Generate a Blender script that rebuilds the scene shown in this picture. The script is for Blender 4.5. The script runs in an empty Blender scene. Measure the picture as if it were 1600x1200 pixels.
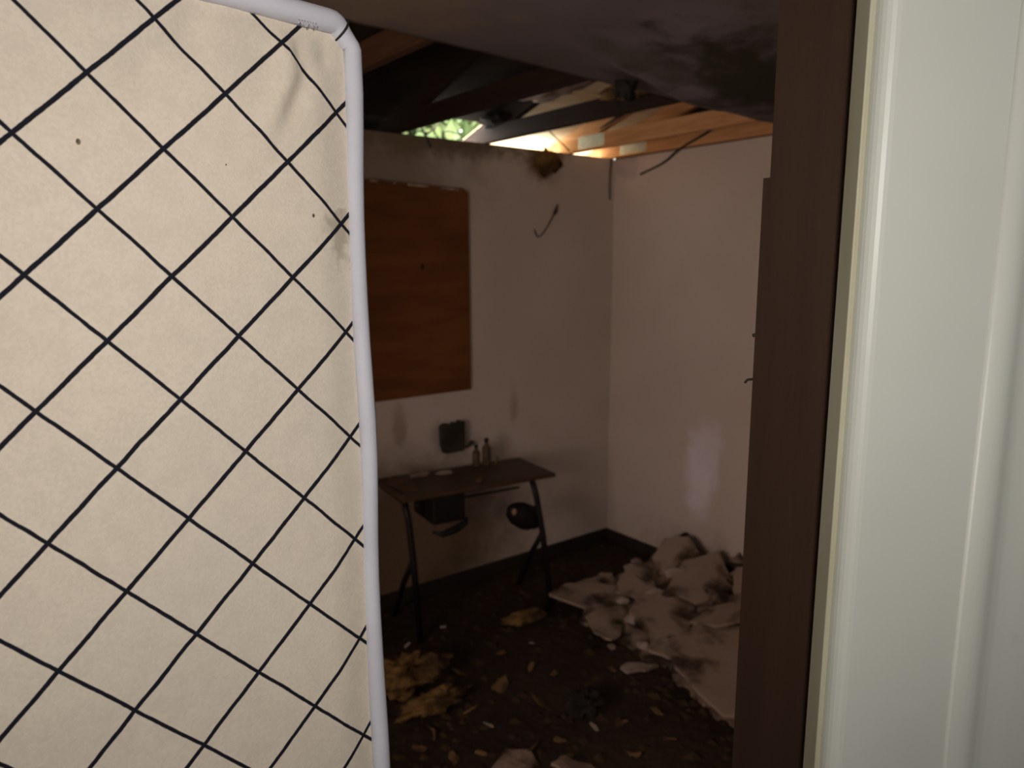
import bpy, bmesh, math, random
from mathutils import Vector, Matrix, Euler, noise

random.seed(7)
scene = bpy.context.scene
COL = scene.collection
FZ = -0.07            # floor level
CH = 2.41             # underside of the ceiling / top of the walls
XR, YB = 3.41, 3.39   # inner faces of the right and the back wall

# ------------------------------------------------------------------ camera
cam_d = bpy.data.cameras.new('camera')
cam = bpy.data.objects.new('camera', cam_d)
COL.objects.link(cam)
cam.location = (0, 0, 1.77)
cam.rotation_euler = (math.radians(90 - 9.3), 0, math.radians(-37.5))
cam_d.sensor_width = 36
cam_d.lens = 36 * 1150 / 1600
cam_d.clip_start = 0.02
cam_d.dof.use_dof = True
cam_d.dof.focus_distance = 0.58
cam_d.dof.aperture_fstop = 9.0
scene.camera = cam

# ------------------------------------------------------------------ world (hazy daylight outside)
world = bpy.data.worlds.new('world')
scene.world = world
world.use_nodes = True
bg = world.node_tree.nodes['Background']
bg.inputs[0].default_value = (1.0, 0.97, 0.88, 1)
bg.inputs[1].default_value = 13.0

# ------------------------------------------------------------------ lights
def lamp(name, kind, loc, energy, color, rot=(0, 0, 0), **kw):
    d = bpy.data.lights.new(name, kind)
    d.energy = energy
    d.color = color
    for k, v in kw.items():
        setattr(d, k, v)
    o = bpy.data.objects.new(name, d)
    COL.objects.link(o)
    o.location = loc
    o.rotation_euler = rot
    return o

# torch held by the photographer, just behind and above the phone
lamp('hand_torch', 'SPOT', (-0.12, -0.16, 1.87), 19.0, (1.0, 0.97, 0.93),
     (math.radians(90 - 8), 0, math.radians(-38)), spot_size=math.radians(115), spot_blend=1.0, shadow_soft_size=0.05)
# daylight through the room's own window in the left wall
wl = lamp('window_daylight', 'AREA', (-1.16, 1.02, 1.35), 18.5, (1.0, 0.77, 0.66),
          (0, math.radians(-90), 0), shape='RECTANGLE', size=1.0, size_y=0.9)
wl.data.spread = math.radians(120)
# sky light under the open eaves (portals only guide the sampling of the world)
for px0, px1 in ((1.90, 2.40), (2.46, 3.00), (3.06, 3.36)):
    p = lamp('eave_sky', 'AREA', ((px0 + px1) / 2, 3.63, 2.40), 1, (1, 1, 1), (math.pi, 0, 0),
             shape='RECTANGLE', size=px1 - px0, size_y=0.24)
    p.data.cycles.is_portal = True

vs = scene.view_settings
vs.view_transform = 'Standard'
vs.look = 'None'
vs.gamma = 1.0
vs.exposure = 0.0
vs.use_curve_mapping = False

# ------------------------------------------------------------------ materials
def nodes_of(name):
    m = bpy.data.materials.new(name)
    m.use_nodes = True
    nt = m.node_tree
    return m, nt, nt.nodes['Principled BSDF']

def nd(nt, typ, **kw):
    n = nt.nodes.new(typ)
    for k, v in kw.items():
        setattr(n, k, v)
    return n

def setin(nt, sock, v):
    if isinstance(v, bpy.types.NodeSocket):
        nt.links.new(v, sock)
    else:
        sock.default_value = v

def math_n(nt, op, a, b=0.0, c=0.0, clamp=False):
    n = nd(nt, 'ShaderNodeMath', operation=op)
    n.use_clamp = clamp
    setin(nt, n.inputs[0], a); setin(nt, n.inputs[1], b); setin(nt, n.inputs[2], c)
    return n.outputs[0]

def mix_c(nt, fac, a, b):
    n = nd(nt, 'ShaderNodeMix', data_type='RGBA')
    setin(nt, n.inputs[0], fac)
    setin(nt, n.inputs[6], a if isinstance(a, bpy.types.NodeSocket) else (*a, 1))
    setin(nt, n.inputs[7], b if isinstance(b, bpy.types.NodeSocket) else (*b, 1))
    return n.outputs[2]

def noise_n(nt, vec, scale, detail=4, rough=0.55, dist=0.0):
    n = nd(nt, 'ShaderNodeTexNoise')
    nt.links.new(vec, n.inputs['Vector'])
    n.inputs['Scale'].default_value = scale
    n.inputs['Detail'].default_value = detail
    n.inputs['Roughness'].default_value = rough
    n.inputs['Distortion'].default_value = dist
    return n.outputs['Fac']

def step_n(nt, v, lo, hi):
    n = nd(nt, 'ShaderNodeMapRange', interpolation_type='SMOOTHSTEP')
    setin(nt, n.inputs['Value'], v)
    n.inputs['From Min'].default_value = lo
    n.inputs['From Max'].default_value = hi
    return n.outputs['Result']

def objco(nt):
    return nd(nt, 'ShaderNodeTexCoord').outputs['Object']

def bump_n(nt, h, strength=0.3, dist=0.01):
    n = nd(nt, 'ShaderNodeBump')
    n.inputs['Strength'].default_value = strength
    n.inputs['Distance'].default_value = dist
    nt.links.new(h, n.inputs['Height'])
    return n.outputs['Normal']

def mat(name, c1, c2=None, scale=6, rough=0.8, bump=0.2, bscale=40, bdist=0.004, stretch=(1, 1, 1), lo=0.35, hi=0.65, metal=0.0, spec=0.3):
    m, nt, b = nodes_of(name)
    mp = nd(nt, 'ShaderNodeMapping')
    nt.links.new(objco(nt), mp.inputs['Vector'])
    mp.inputs['Scale'].default_value = stretch
    v = mp.outputs[0]
    f = step_n(nt, noise_n(nt, v, scale, 5), lo, hi)
    nt.links.new(mix_c(nt, f, c1, c2 or tuple(x * 0.8 for x in c1)), b.inputs['Base Color'])
    b.inputs['Roughness'].default_value = rough
    b.inputs['Metallic'].default_value = metal
    b.inputs['Specular IOR Level'].default_value = spec
    if bump:
        nt.links.new(bump_n(nt, noise_n(nt, v, bscale, 4), bump, bdist), b.inputs['Normal'])
    return m

def blob(nt, co, c, r):
    """1 inside an ellipsoid at c with radii r, fading to 0 at its rim"""
    s = nd(nt, 'ShaderNodeVectorMath', operation='SUBTRACT')
    nt.links.new(co, s.inputs[0]); s.inputs[1].default_value = c
    d = nd(nt, 'ShaderNodeVectorMath', operation='DIVIDE')
    nt.links.new(s.outputs[0], d.inputs[0]); d.inputs[1].default_value = r
    l = nd(nt, 'ShaderNodeVectorMath', operation='LENGTH')
    nt.links.new(d.outputs[0], l.inputs[0])
    return l.outputs['Value']

def stained(name, base, base2, patches, rough=0.85, bump=0.15):
    """plaster colour plus patches of stain and painted shade: (centre, radii, colour, hardness, amount)"""
    m, nt, b = nodes_of(name)
    co = objco(nt)
    big = noise_n(nt, co, 1.3, 4)
    col = mix_c(nt, step_n(nt, big, 0.35, 0.7), base, base2)
    wob = noise_n(nt, co, 7, 6, 0.62)
    for c, r, sc, hard, amt, *wb in patches:
        l = blob(nt, co, c, r)
        l = math_n(nt, 'ADD', l, math_n(nt, 'MULTIPLY', math_n(nt, 'SUBTRACT', wob, 0.5), wb[0] if wb else 1.6))
        f = math_n(nt, 'MULTIPLY', math_n(nt, 'SUBTRACT', 1.0, step_n(nt, l, hard, 1.0)), amt)
        col = mix_c(nt, f, col, sc)
    fine = noise_n(nt, co, 60, 3)
    col = mix_c(nt, math_n(nt, 'MULTIPLY', step_n(nt, fine, 0.62, 0.75), 0.25), col, tuple(x * 0.6 for x in base))
    nt.links.new(col, b.inputs['Base Color'])
    b.inputs['Roughness'].default_value = rough
    b.inputs['Specular IOR Level'].default_value = 0.25
    nt.links.new(bump_n(nt, noise_n(nt, co, 35, 5), bump, 0.004), b.inputs['Normal'])
    return m

M = {}
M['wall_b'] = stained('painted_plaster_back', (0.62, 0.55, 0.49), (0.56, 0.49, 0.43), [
    ((2.85, YB, 2.36), (0.20, 0.3, 0.17), (0.16, 0.085, 0.035), 0.35, 0.9),
    ((2.0, YB, 2.42), (0.95, 0.3, 0.17), (0.13, 0.085, 0.04), 0.3, 0.85),
    ((1.75, YB, 2.20), (0.85, 0.3, 0.40), (0.22, 0.155, 0.09), 0.2, 0.75, 0.7),  # upper-left darkening: part brown stain, part light falloff painted in
    ((1.75, YB, 0.22), (1.25, 0.3, 0.70), (0.13, 0.075, 0.033), 0.40, 0.9, 0.5),  # desk shadow and lower-left light falloff painted into the wall colour
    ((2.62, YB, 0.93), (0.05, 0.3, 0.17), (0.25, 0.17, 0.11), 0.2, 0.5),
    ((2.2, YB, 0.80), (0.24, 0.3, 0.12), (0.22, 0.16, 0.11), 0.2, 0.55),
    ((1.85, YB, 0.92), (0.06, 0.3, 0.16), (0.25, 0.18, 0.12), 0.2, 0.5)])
M['wall_r'] = stained('painted_plaster_right', (0.64, 0.56, 0.50), (0.59, 0.51, 0.45), [
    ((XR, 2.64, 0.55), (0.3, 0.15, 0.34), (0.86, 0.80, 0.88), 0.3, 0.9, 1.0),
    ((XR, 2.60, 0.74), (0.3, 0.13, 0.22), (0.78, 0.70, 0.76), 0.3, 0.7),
    ((XR, 3.3, 2.36), (0.3, 0.20, 0.12), (0.34, 0.28, 0.32), 0.3, 0.7),
    ((XR, 2.5, 0.02), (0.3, 0.9, 0.25), (0.40, 0.32, 0.27), 0.2, 0.6)])
M['wall_f'] = stained('painted_plaster_front', (0.62, 0.55, 0.48), (0.55, 0.48, 0.41), [])
M['ceil'] = stained('water_stained_shaded_ceiling', (0.15, 0.127, 0.137), (0.11, 0.09, 0.086), [
    ((2.2, 1.42, CH), (0.72, 0.38, 0.4), (0.026, 0.022, 0.012), 0.45, 0.97),
    ((2.10, 1.86, CH), (0.38, 0.085, 0.4), (0.030, 0.025, 0.020), 0.3, 0.85),  # this and next line: crease shade of the sag painted in mould colour
    ((2.55, 1.80, CH), (0.38, 0.085, 0.4), (0.025, 0.022, 0.016), 0.3, 0.9),
    ((1.75, 1.62, CH), (0.35, 0.10, 0.4), (0.08, 0.065, 0.06), 0.2, 0.7),
    ((0.9, 1.75, CH), (0.5, 0.35, 0.4), (0.22, 0.16, 0.10), 0.2, 0.6),
    ((1.4, 0.9, CH), (0.9, 0.45, 0.4), (0.12, 0.09, 0.075), 0.2, 0.7)])
M['floor'] = mat('dirty_dark_floor', (0.020, 0.010, 0.006), (0.034, 0.020, 0.010), 3, 0.9, 0.8, 18, 0.02)
M['dirt'] = mat('dark_crumbled_dirt', (0.026, 0.013, 0.007), (0.05, 0.03, 0.012), 9, 0.95, 0.5, 60, 0.01)
M['base'] = mat('black_stained_baseboard', (0.030, 0.022, 0.018), None, 6, 0.6)
M['jamb'] = mat('dark_brown_stained_jamb', (0.050, 0.025, 0.014), (0.040, 0.019, 0.010), 3, 0.65, 0.15, 30, 0.002, (6, 6, 0.6))
M['hall'] = mat('hall_plaster', (0.5, 0.45, 0.40), None, 2)
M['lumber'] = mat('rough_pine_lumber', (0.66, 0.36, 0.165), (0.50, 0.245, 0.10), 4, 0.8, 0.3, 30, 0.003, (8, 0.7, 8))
M['lumber_m'] = mat('half_shaded_pine_lumber', (0.075, 0.030, 0.011), (0.05, 0.020, 0.007), 4, 0.85, 0.3, 30, 0.003, (8, 0.7, 8))  # mid-dark copy of the pine, half shade put into its colour
M['lumber_d'] = mat('shaded_pine_lumber', (0.022, 0.010, 0.005), (0.014, 0.006, 0.003), 4, 0.85, 0.3, 30, 0.003, (8, 0.7, 8))  # dark copy of the pine: shade of the unlit trusses painted in
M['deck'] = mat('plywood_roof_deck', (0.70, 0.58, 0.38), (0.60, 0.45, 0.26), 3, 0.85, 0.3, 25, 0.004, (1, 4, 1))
M['deck_d'] = mat('shaded_roof_deck', (0.012, 0.009, 0.006), (0.03, 0.02, 0.010), 4, 0.9, 0.3, 25, 0.004)  # near-black copy of the deck: attic darkness put into its colour
M['steel'] = mat('galvanised_plate', (0.46, 0.50, 0.46), (0.34, 0.37, 0.34), 20, 0.45, 0.1, 60, 0.001, metal=0.6)
M['ply'] = mat('reddish_plywood', (0.185, 0.068, 0.017), (0.13, 0.044, 0.011), 3, 0.75, 0.2, 30, 0.002, (0.6, 1, 3))
M['ply_edge'] = mat('splintered_plywood_edge', (0.46, 0.36, 0.26), (0.10, 0.05, 0.03), 14, 0.9, 0.4, 50)
M['desk_top'] = mat('dark_wood_laminate', (0.085, 0.048, 0.028), (0.06, 0.032, 0.018), 4, 0.5, 0.1, 30, 0.002, (0.6, 5, 1))
M['black_metal'] = mat('black_painted_steel', (0.008, 0.007, 0.007), None, 10, 0.5, 0.1)
M['black_plastic'] = mat('black_plastic', (0.009, 0.008, 0.007), None, 10, 0.55, 0.1)
M['char'] = mat('charred_metal', (0.025, 0.020, 0.015), (0.05, 0.04, 0.03), 12, 0.9, 0.6, 40)
M['brown_glass'] = mat('dusty_brown_glass', (0.07, 0.045, 0.02), (0.13, 0.09, 0.05), 16, 0.5, 0.1)
M['paper'] = mat('dirty_paper', (0.50, 0.42, 0.36), (0.40, 0.33, 0.26), 9, 0.9, 0.2)
M['tan'] = mat('tan_debris', (0.19, 0.11, 0.045), (0.06, 0.033, 0.015), 14, 0.9, 0.4)
M['pink'] = mat('pinkish_tab', (0.45, 0.24, 0.17), None, 9, 0.8)
M['drywall'] = mat('broken_drywall', (0.32, 0.245, 0.19), (0.05, 0.028, 0.016), 4.5, 0.95, 0.4, 30, 0.006, lo=0.46, hi=0.66)
M['rubble'] = mat('crumbled_plaster', (0.27, 0.195, 0.145), (0.035, 0.020, 0.011), 5.0, 0.95, 0.7, 40, 0.01, lo=0.42, hi=0.60)
M['plaster'] = mat('pale_plaster_chunk', (0.38, 0.31, 0.27), (0.22, 0.15, 0.10), 12, 0.95, 0.5, 30, 0.006)
M['insul'] = mat('yellow_brown_insulation', (0.24, 0.14, 0.045), (0.07, 0.04, 0.015), 9, 1.0, 1.0, 40, 0.02)
M['insul_d'] = mat('black_mouldy_insulation', (0.012, 0.010, 0.010), (0.03, 0.024, 0.02), 12, 1.0, 1.0, 40, 0.02)
M['wire'] = mat('black_wire_sheath', (0.02, 0.016, 0.014), None, 10, 0.6, 0)
M['tape'] = mat('grey_binding_tape', (0.585, 0.565, 0.61), (0.53, 0.51, 0.55), 12, 0.75, 0.25, 500, 0.0006)
M['band'] = mat('mattress_side_fabric', (0.55, 0.48, 0.40), None, 12, 0.9, 0.2, 300, 0.001)
M['leaf'] = mat('green_leaf', (0.085, 0.115, 0.040), (0.05, 0.085, 0.03), 3, 0.6, 0)
M['bark'] = mat('tree_bark', (0.06, 0.045, 0.03), None, 6, 0.9, 0.6)
M['glass'] = mat('dusty_window_glass', (0.7, 0.68, 0.6), None, 6, 0.3, 0)
M['white'] = mat('white_window_paint', (0.6, 0.58, 0.54), None, 6, 0.5, 0.1)

# white door paint: glossy, a little dirty
m, nt, b = nodes_of('white_door_paint')
co = objco(nt)
c = mix_c(nt, step_n(nt, noise_n(nt, co, 3, 4), 0.4, 0.7), (0.64, 0.645, 0.57), (0.60, 0.60, 0.53))
c = mix_c(nt, math_n(nt, 'MULTIPLY', step_n(nt, noise_n(nt, co, 25, 5), 0.68, 0.78), 0.35), c, (0.33, 0.29, 0.24))
nt.links.new(c, b.inputs['Base Color'])
b.inputs['Roughness'].default_value = 0.42
b.inputs['Specular IOR Level'].default_value = 0.45
nt.links.new(bump_n(nt, noise_n(nt, co, 12, 3), 0.25, 0.004), b.inputs['Normal'])
M['door'] = m
M['door_edge'] = mat('yellowed_door_edge', (0.52, 0.49, 0.36), (0.45, 0.40, 0.27), 10, 0.5, 0.1, stretch=(1, 1, 0.3))

# mattress ticking: ivory cloth with a printed dark check set on its corner
m, nt, b = nodes_of('checked_ticking')
co = objco(nt)
sep = nd(nt, 'ShaderNodeSeparateXYZ')
nt.links.new(co, sep.inputs[0])
wv = noise_n(nt, co, 38, 2)
wv = math_n(nt, 'MULTIPLY', math_n(nt, 'SUBTRACT', wv, 0.5), 0.0022)
X = math_n(nt, 'ADD', math_n(nt, 'SUBTRACT', sep.outputs[0], 0.3572), wv)
Z = math_n(nt, 'SUBTRACT', sep.outputs[2], 1.911)
PER = 0.0781
def stripe(v, w):
    t = math_n(nt, 'PINGPONG', math_n(nt, 'ADD', math_n(nt, 'DIVIDE', v, PER), 100.0), 0.5)
    t = math_n(nt, 'ADD', t, math_n(nt, 'MULTIPLY', math_n(nt, 'SUBTRACT', noise_n(nt, co, 240, 3), 0.5), 0.010))
    return math_n(nt, 'SUBTRACT', 1.0, step_n(nt, t, w - 0.006, w + 0.006))
s1 = stripe(math_n(nt, 'ADD', X, Z), 0.0215)
s2 = stripe(math_n(nt, 'SUBTRACT', X, Z), 0.0260)
line = math_n(nt, 'MAXIMUM', s1, s2)
base = mix_c(nt, step_n(nt, noise_n(nt, co, 5, 5), 0.35, 0.7), (0.70, 0.60, 0.485), (0.64, 0.555, 0.455))
base = mix_c(nt, math_n(nt, 'MULTIPLY', step_n(nt, noise_n(nt, co, 9, 5, 0.6), 0.60, 0.78), 0.5), base, (0.52, 0.43, 0.33))
base = mix_c(nt, math_n(nt, 'MULTIPLY', math_n(nt, 'SUBTRACT', 1.0, step_n(nt, math_n(nt, 'ADD', blob(nt, co, (0.475, 0.0, 1.865), (0.020, 1, 0.022)), math_n(nt, 'MULTIPLY', math_n(nt, 'SUBTRACT', noise_n(nt, co, 90, 4), 0.5), 3.0)), 0.2, 1.0)), 0.5), base, (0.22, 0.16, 0.11))
for sx, sz, r in ((0.311, 1.910, 0.0022), (0.452, 1.876, 0.0017), (0.394, 1.905, 0.0008)):
    base = mix_c(nt, math_n(nt, 'SUBTRACT', 1.0, step_n(nt, blob(nt, co, (sx, 0.0, sz), (r * 0.7, 1, r)), 0.6, 1.0)), base, (0.05, 0.03, 0.02))
gr_ = math_n(nt, 'ADD', math_n(nt, 'MULTIPLY', noise_n(nt, co, 420, 3, 0.7), 0.6), math_n(nt, 'MULTIPLY', noise_n(nt, co, 60, 4, 0.6), 0.4))
base = mix_c(nt, math_n(nt, 'MULTIPLY', step_n(nt, gr_, 0.36, 0.64), 0.32), base, (0.47, 0.395, 0.315))
base = mix_c(nt, line, base, (0.010, 0.010, 0.016))
nt.links.new(base, b.inputs['Base Color'])
b.inputs['Roughness'].default_value = 0.9
b.inputs['Specular IOR Level'].default_value = 0.15
hgt = math_n(nt, 'ADD', math_n(nt, 'MULTIPLY', noise_n(nt, co, 700, 2), 0.25), noise_n(nt, co, 22, 4))
nt.links.new(bump_n(nt, hgt, 0.28, 0.004), b.inputs['Normal'])
M['ticking'] = m

# ------------------------------------------------------------------ mesh helpers
def link(name, me, material, parent=None, smooth=False):
    o = bpy.data.objects.new(name, me)
    COL.objects.link(o)
    if material:
        me.materials.clear()
        me.materials.append(M[material] if isinstance(material, str) else material)
    if smooth:
        for p in me.polygons:
            p.use_smooth = True
    if parent:
        o.parent = parent
    return o

def from_bm(name, bm, material, parent=None, smooth=False):
    bmesh.ops.recalc_face_normals(bm, faces=bm.faces)
    me = bpy.data.meshes.new(name)
    bm.to_mesh(me)
    bm.free()
    return link(name, me, material, parent, smooth)

def bm_box(bm, lo, hi, bev=0.0, mtx=None):
    r = bmesh.ops.create_cube(bm, size=1)
    c = [(a + b_) / 2 for a, b_ in zip(lo, hi)]
    s = [b_ - a for a, b_ in zip(lo, hi)]
    for v in r['verts']:
        v.co = Vector((v.co.x * s[0] + c[0], v.co.y * s[1] + c[1], v.co.z * s[2] + c[2]))
    vs_ = r['verts']
    if bev:
        es = {e for v in vs_ for e in v.link_edges}
        res = bmesh.ops.bevel(bm, geom=list(es), offset=bev, segments=2, profile=0.5, affect='EDGES')
        vs_ = list({v for f in res['faces'] for v in f.verts} | {v for v in vs_ if v.is_valid})
    if mtx is not None:
        bmesh.ops.transform(bm, matrix=mtx, verts=[v for v in vs_ if v.is_valid])

def box(name, lo, hi, material, parent=None, bev=0.0):
    bm = bmesh.new()
    bm_box(bm, lo, hi, bev)
    return from_bm(name, bm, material, parent)

def tube(name, pts, r, material, parent=None, seg=10, closed=False, smooth=True):
    """round bar swept along a polyline; r is a number or one per point"""
    pts = [Vector(p) for p in pts]
    n = len(pts)
    rs = r if isinstance(r, (list, tuple)) else [r] * n
    verts, faces = [], []
    up = None
    for i, p in enumerate(pts):
        if closed:
            t = (pts[(i + 1) % n] - pts[i - 1]).normalized()
        else:
            t = (pts[min(i + 1, n - 1)] - pts[max(i - 1, 0)]).normalized()
        if up is None:
            up = Vector((0, 0, 1)) if abs(t.z) < 0.9 else Vector((0, 1, 0))
        a = t.cross(up).normalized()
        up = a.cross(t).normalized()
        for k in range(seg):
            w = 2 * math.pi * k / seg
            verts.append(p + a * math.cos(w) * rs[i] + up * math.sin(w) * rs[i])
    rings = n if closed else n - 1
    for i in range(rings):
        for k in range(seg):
            a0 = i * seg + k; a1 = i * seg + (k + 1) % seg
            b0 = ((i + 1) % n) * seg + k; b1 = ((i + 1) % n) * seg + (k + 1) % seg
            faces.append((a0, a1, b1, b0))
    if not closed:
        faces.append(tuple(range(seg))[::-1])
        faces.append(tuple(range((n - 1) * seg, n * seg)))
    me = bpy.data.meshes.new(name)
    me.from_pydata([tuple(v) for v in verts], [], faces)
    return link(name, me, material, parent, smooth)

def lathe(name, prof, material, parent=None, seg=16, loc=(0, 0, 0)):
    verts, faces = [], []
    for r, z in prof:
        for k in range(seg):
            w = 2 * math.pi * k / seg
            verts.append((loc[0] + r * math.cos(w), loc[1] + r * math.sin(w), loc[2] + z))
    for i in range(len(prof) - 1):
        for k in range(seg):
            faces.append((i * seg + k, i * seg + (k + 1) % seg, (i + 1) * seg + (k + 1) % seg, (i + 1) * seg + k))
    faces.append(tuple(range(seg))[::-1])
    faces.append(tuple(range((len(prof) - 1) * seg, len(prof) * seg)))
    me = bpy.data.meshes.new(name)
    me.from_pydata(verts, [], faces)
    return link(name, me, material, parent, True)

def plate_bm(poly, th, warp=0.0, seed=0.0, cuts=3):
    """an irregular flat slab: polygon poly (xy) with thickness th, slightly warped"""
    bm = bmesh.new()
    f = bm.faces.new([bm.verts.new((x, y, 0)) for x, y in poly])
    bmesh.ops.triangulate(bm, faces=[f])
    bmesh.ops.subdivide_edges(bm, edges=bm.edges[:], cuts=cuts, use_grid_fill=True)
    for v in bm.verts:
        v.co.z = warp * noise.noise(Vector((v.co.x * 4 + seed, v.co.y * 4, seed)))
        if v.is_boundary:
            v.co.x += 0.012 * noise.noise(Vector((v.co.x * 30, v.co.y * 30, seed)))
            v.co.y += 0.012 * noise.noise(Vector((v.co.x * 30, v.co.y * 30, seed + 9)))
    r = bmesh.ops.extrude_face_region(bm, geom=bm.faces[:])
    bmesh.ops.translate(bm, vec=(0, 0, th), verts=[e for e in r['geom'] if isinstance(e, bmesh.types.BMVert)])
    return bm

def rough_poly(rx, ry, n, rnd, jit=0.35):
    out = []
    for k in range(n):
        a = 2 * math.pi * (k + rnd.uniform(-0.25, 0.25)) / n
        s = 1 - rnd.uniform(0, jit)
        out.append((rx * s * math.cos(a), ry * s * math.sin(a)))
    return out

def fluff_bm(size, sub=3, amp=0.45, seed=0.0, freq=2.2):
    bm = bmesh.new()
    bmesh.ops.create_icosphere(bm, subdivisions=sub, radius=1)
    for v in bm.verts:
        d = v.co.normalized()
        k = 1 + amp * (noise.noise(d * freq + Vector((seed, seed * 2, 1))) + 0.6 * noise.noise(d * freq * 3 + Vector((seed, 3, seed))) + 0.4 * noise.noise(d * freq * 8 + Vector((seed, 3, seed))))
        v.co = Vector((d.x * size[0] * k, d.y * size[1] * k, d.z * size[2] * k))
    return bm

def chunk_bm(size, n, rnd):
    bm = bmesh.new()
    for _ in range(n):
        v = Vector((rnd.gauss(0, 1), rnd.gauss(0, 1), rnd.gauss(0, 1))).normalized()
        bm.verts.new((v.x * size[0], v.y * size[1], v.z * size[2]))
    r = bmesh.ops.convex_hull(bm, input=bm.verts[:])
    bmesh.ops.delete(bm, geom=[g for g in r['geom_interior'] if isinstance(g, bmesh.types.BMVert)], context='VERTS')
    return bm

def tag(o, label=None, cat=None, group=None, kind=None):
    if label: o['label'] = label
    if cat: o['category'] = cat
    if group: o['group'] = group
    if kind: o['kind'] = kind
    return o

def thing(name, label, cat, loc=(0, 0, 0), rot=(0, 0, 0), group=None, mode='XYZ'):
    o = bpy.data.objects.new(name, None)
    COL.objects.link(o)
    o.empty_display_size = 0.1
    o.location = loc
    o.rotation_mode = mode
    o.rotation_euler = rot
    return tag(o, label, cat, group)

def struct(o):
    o['kind'] = 'structure'
    return o

def set_floor(o, z, x, y):
    """drop a single-mesh object so that its lowest point is at height z"""
    rot = o.rotation_euler.to_matrix()
    lo = min((rot @ v.co).z for v in o.data.vertices)
    o.location = (x, y, z - lo)

# ------------------------------------------------------------------ the setting
struct(box('floor', (-1.3, -1.3, FZ - 0.1), (XR + 0.12, YB + 0.12, FZ), 'floor'))
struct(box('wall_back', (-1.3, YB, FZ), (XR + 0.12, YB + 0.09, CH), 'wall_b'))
struct(box('wall_right', (XR, -1.3, FZ), (XR + 0.12, YB, CH), 'wall_r'))
# gable above the right wall and attic ends, under the roof
def prism_y(name, x0, x1, prof, material):
    bm = bmesh.new()
    a = [bm.verts.new((x0, y, z)) for y, z in prof]
    b_ = [bm.verts.new((x1, y, z)) for y, z in prof]
    n = len(prof)
    bm.faces.new(a); bm.faces.new(b_[::-1])
    for i in range(n):
        bm.faces.new((a[i], a[(i + 1) % n], b_[(i + 1) % n], b_[i]))
    return from_bm(name, bm, material)
SL = 0.30
ROOF0 = 2.522                                   # underside of the deck above the back wall's inner face
def roof_z(y): return ROOF0 + SL * (YB - y)
gable = [(YB + 0.02, CH), (YB + 0.02, roof_z(YB + 0.02) - 0.002), (0.0, roof_z(0.0) - 0.002), (-1.3, roof_z(0.0) - 0.4), (-1.3, CH)]
struct(prism_y('wall_gable', XR + 0.02, XR + 0.12, gable, 'deck_d'))
struct(prism_y('wall_attic', -1.3, -1.2, gable, 'deck_d'))

# left wall with the room's window
WY0, WY1, WZ0, WZ1 = 0.6, 1.7, 0.85, 1.85
bm = bmesh.new()
bm_box(bm, (-1.3, -1.3, FZ), (-1.2, WY0, CH))
bm_box(bm, (-1.3, WY1, FZ), (-1.2, YB, CH))
bm_box(bm, (-1.3, WY0, FZ), (-1.2, WY1, WZ0))
bm_box(bm, (-1.3, WY0, WZ1), (-1.2, WY1, CH))
struct(from_bm('wall_left', bm, 'wall_f'))
w = struct(box('window_1', (-1.285, WY0, WZ0), (-1.275, WY1, WZ1), 'glass'))
for lo, hi in (((-1.29, WY0, WZ0), (-1.25, WY0 + 0.05, WZ1)), ((-1.29, WY1 - 0.05, WZ0), (-1.25, WY1, WZ1)),
               ((-1.29, WY0 + 0.05, WZ0), (-1.25, WY1 - 0.05, WZ0 + 0.05)), ((-1.29, WY0 + 0.05, WZ1 - 0.05), (-1.25, WY1 - 0.05, WZ1)),
               ((-1.29, WY0 + 0.05, 1.33), (-1.25, WY1 - 0.05, 1.37))):
    box('window_frame', lo, hi, 'white', w, 0.004)

# doorway wall: opening between x = -0.32 and 0.566
DX0, DX1, DY0, DY1, DZ = -0.32, 0.566, 0.30, 0.372, 2.06
bm = bmesh.new()
bm_box(bm, (-1.2, DY0, FZ), (DX0 - 0.02, DY1, CH))
bm_box(bm, (DX1 + 0.02, DY0, FZ), (XR, DY1, CH))
bm_box(bm, (DX0 - 0.02, DY0, DZ + 0.02), (DX1 + 0.02, DY1, CH))
struct(from_bm('wall_front', bm, 'wall_f'))
tr = struct(box('trim_1', (DX1, DY0 - 0.002, FZ), (DX1 + 0.02, DY1 + 0.006, DZ + 0.02), 'jamb'))
tag(box('jamb_casing', (DX1 + 0.0, DY1 + 0.006, FZ), (DX1 + 0.06, DY1 + 0.0125, 1.842), 'jamb', tr), 'dark brown casing strip, its top end broken off')
tag(tube('bent_nail', [(DX1 + 0.004, DY1 + 0.012, 1.668), (DX1 - 0.001, DY1 + 0.017, 1.667), (DX1 - 0.002, DY1 + 0.019, 1.664)], 0.0012, 'char', tr, 6), 'small black bent nail')
tag(tube('bent_nail', [(DX1 + 0.004, DY1 + 0.012, 1.708), (DX1 + 0.0, DY1 + 0.0145, 1.707)], 0.0018, 'char', tr, 6), 'small black nail head')
struct(box('trim_2', (DX0 - 0.02, DY0 - 0.002, FZ), (DX0, DY1 + 0.006, DZ + 0.02), 'jamb'))
struct(box('trim_3', (DX0, DY0 - 0.002, DZ), (DX1, DY1 + 0.006, DZ + 0.02), 'jamb'))
# hall behind the camera
struct(box('wall_hall', (-1.2, -1.3, FZ), (XR, -1.2, roof_z(0.0) - 0.4), 'hall'))
struct(box('ceiling_hall', (-1.2, -1.2, CH), (XR, DY1, CH + 0.013), 'hall'))

# baseboards
struct(box('baseboard_back', (-1.2, YB - 0.014, FZ), (XR, YB, FZ + 0.075), 'base', bev=0.003))
struct(box('baseboard_right', (XR - 0.014, 1.9, FZ), (XR, YB - 0.014, FZ + 0.075), 'base', bev=0.003))

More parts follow.
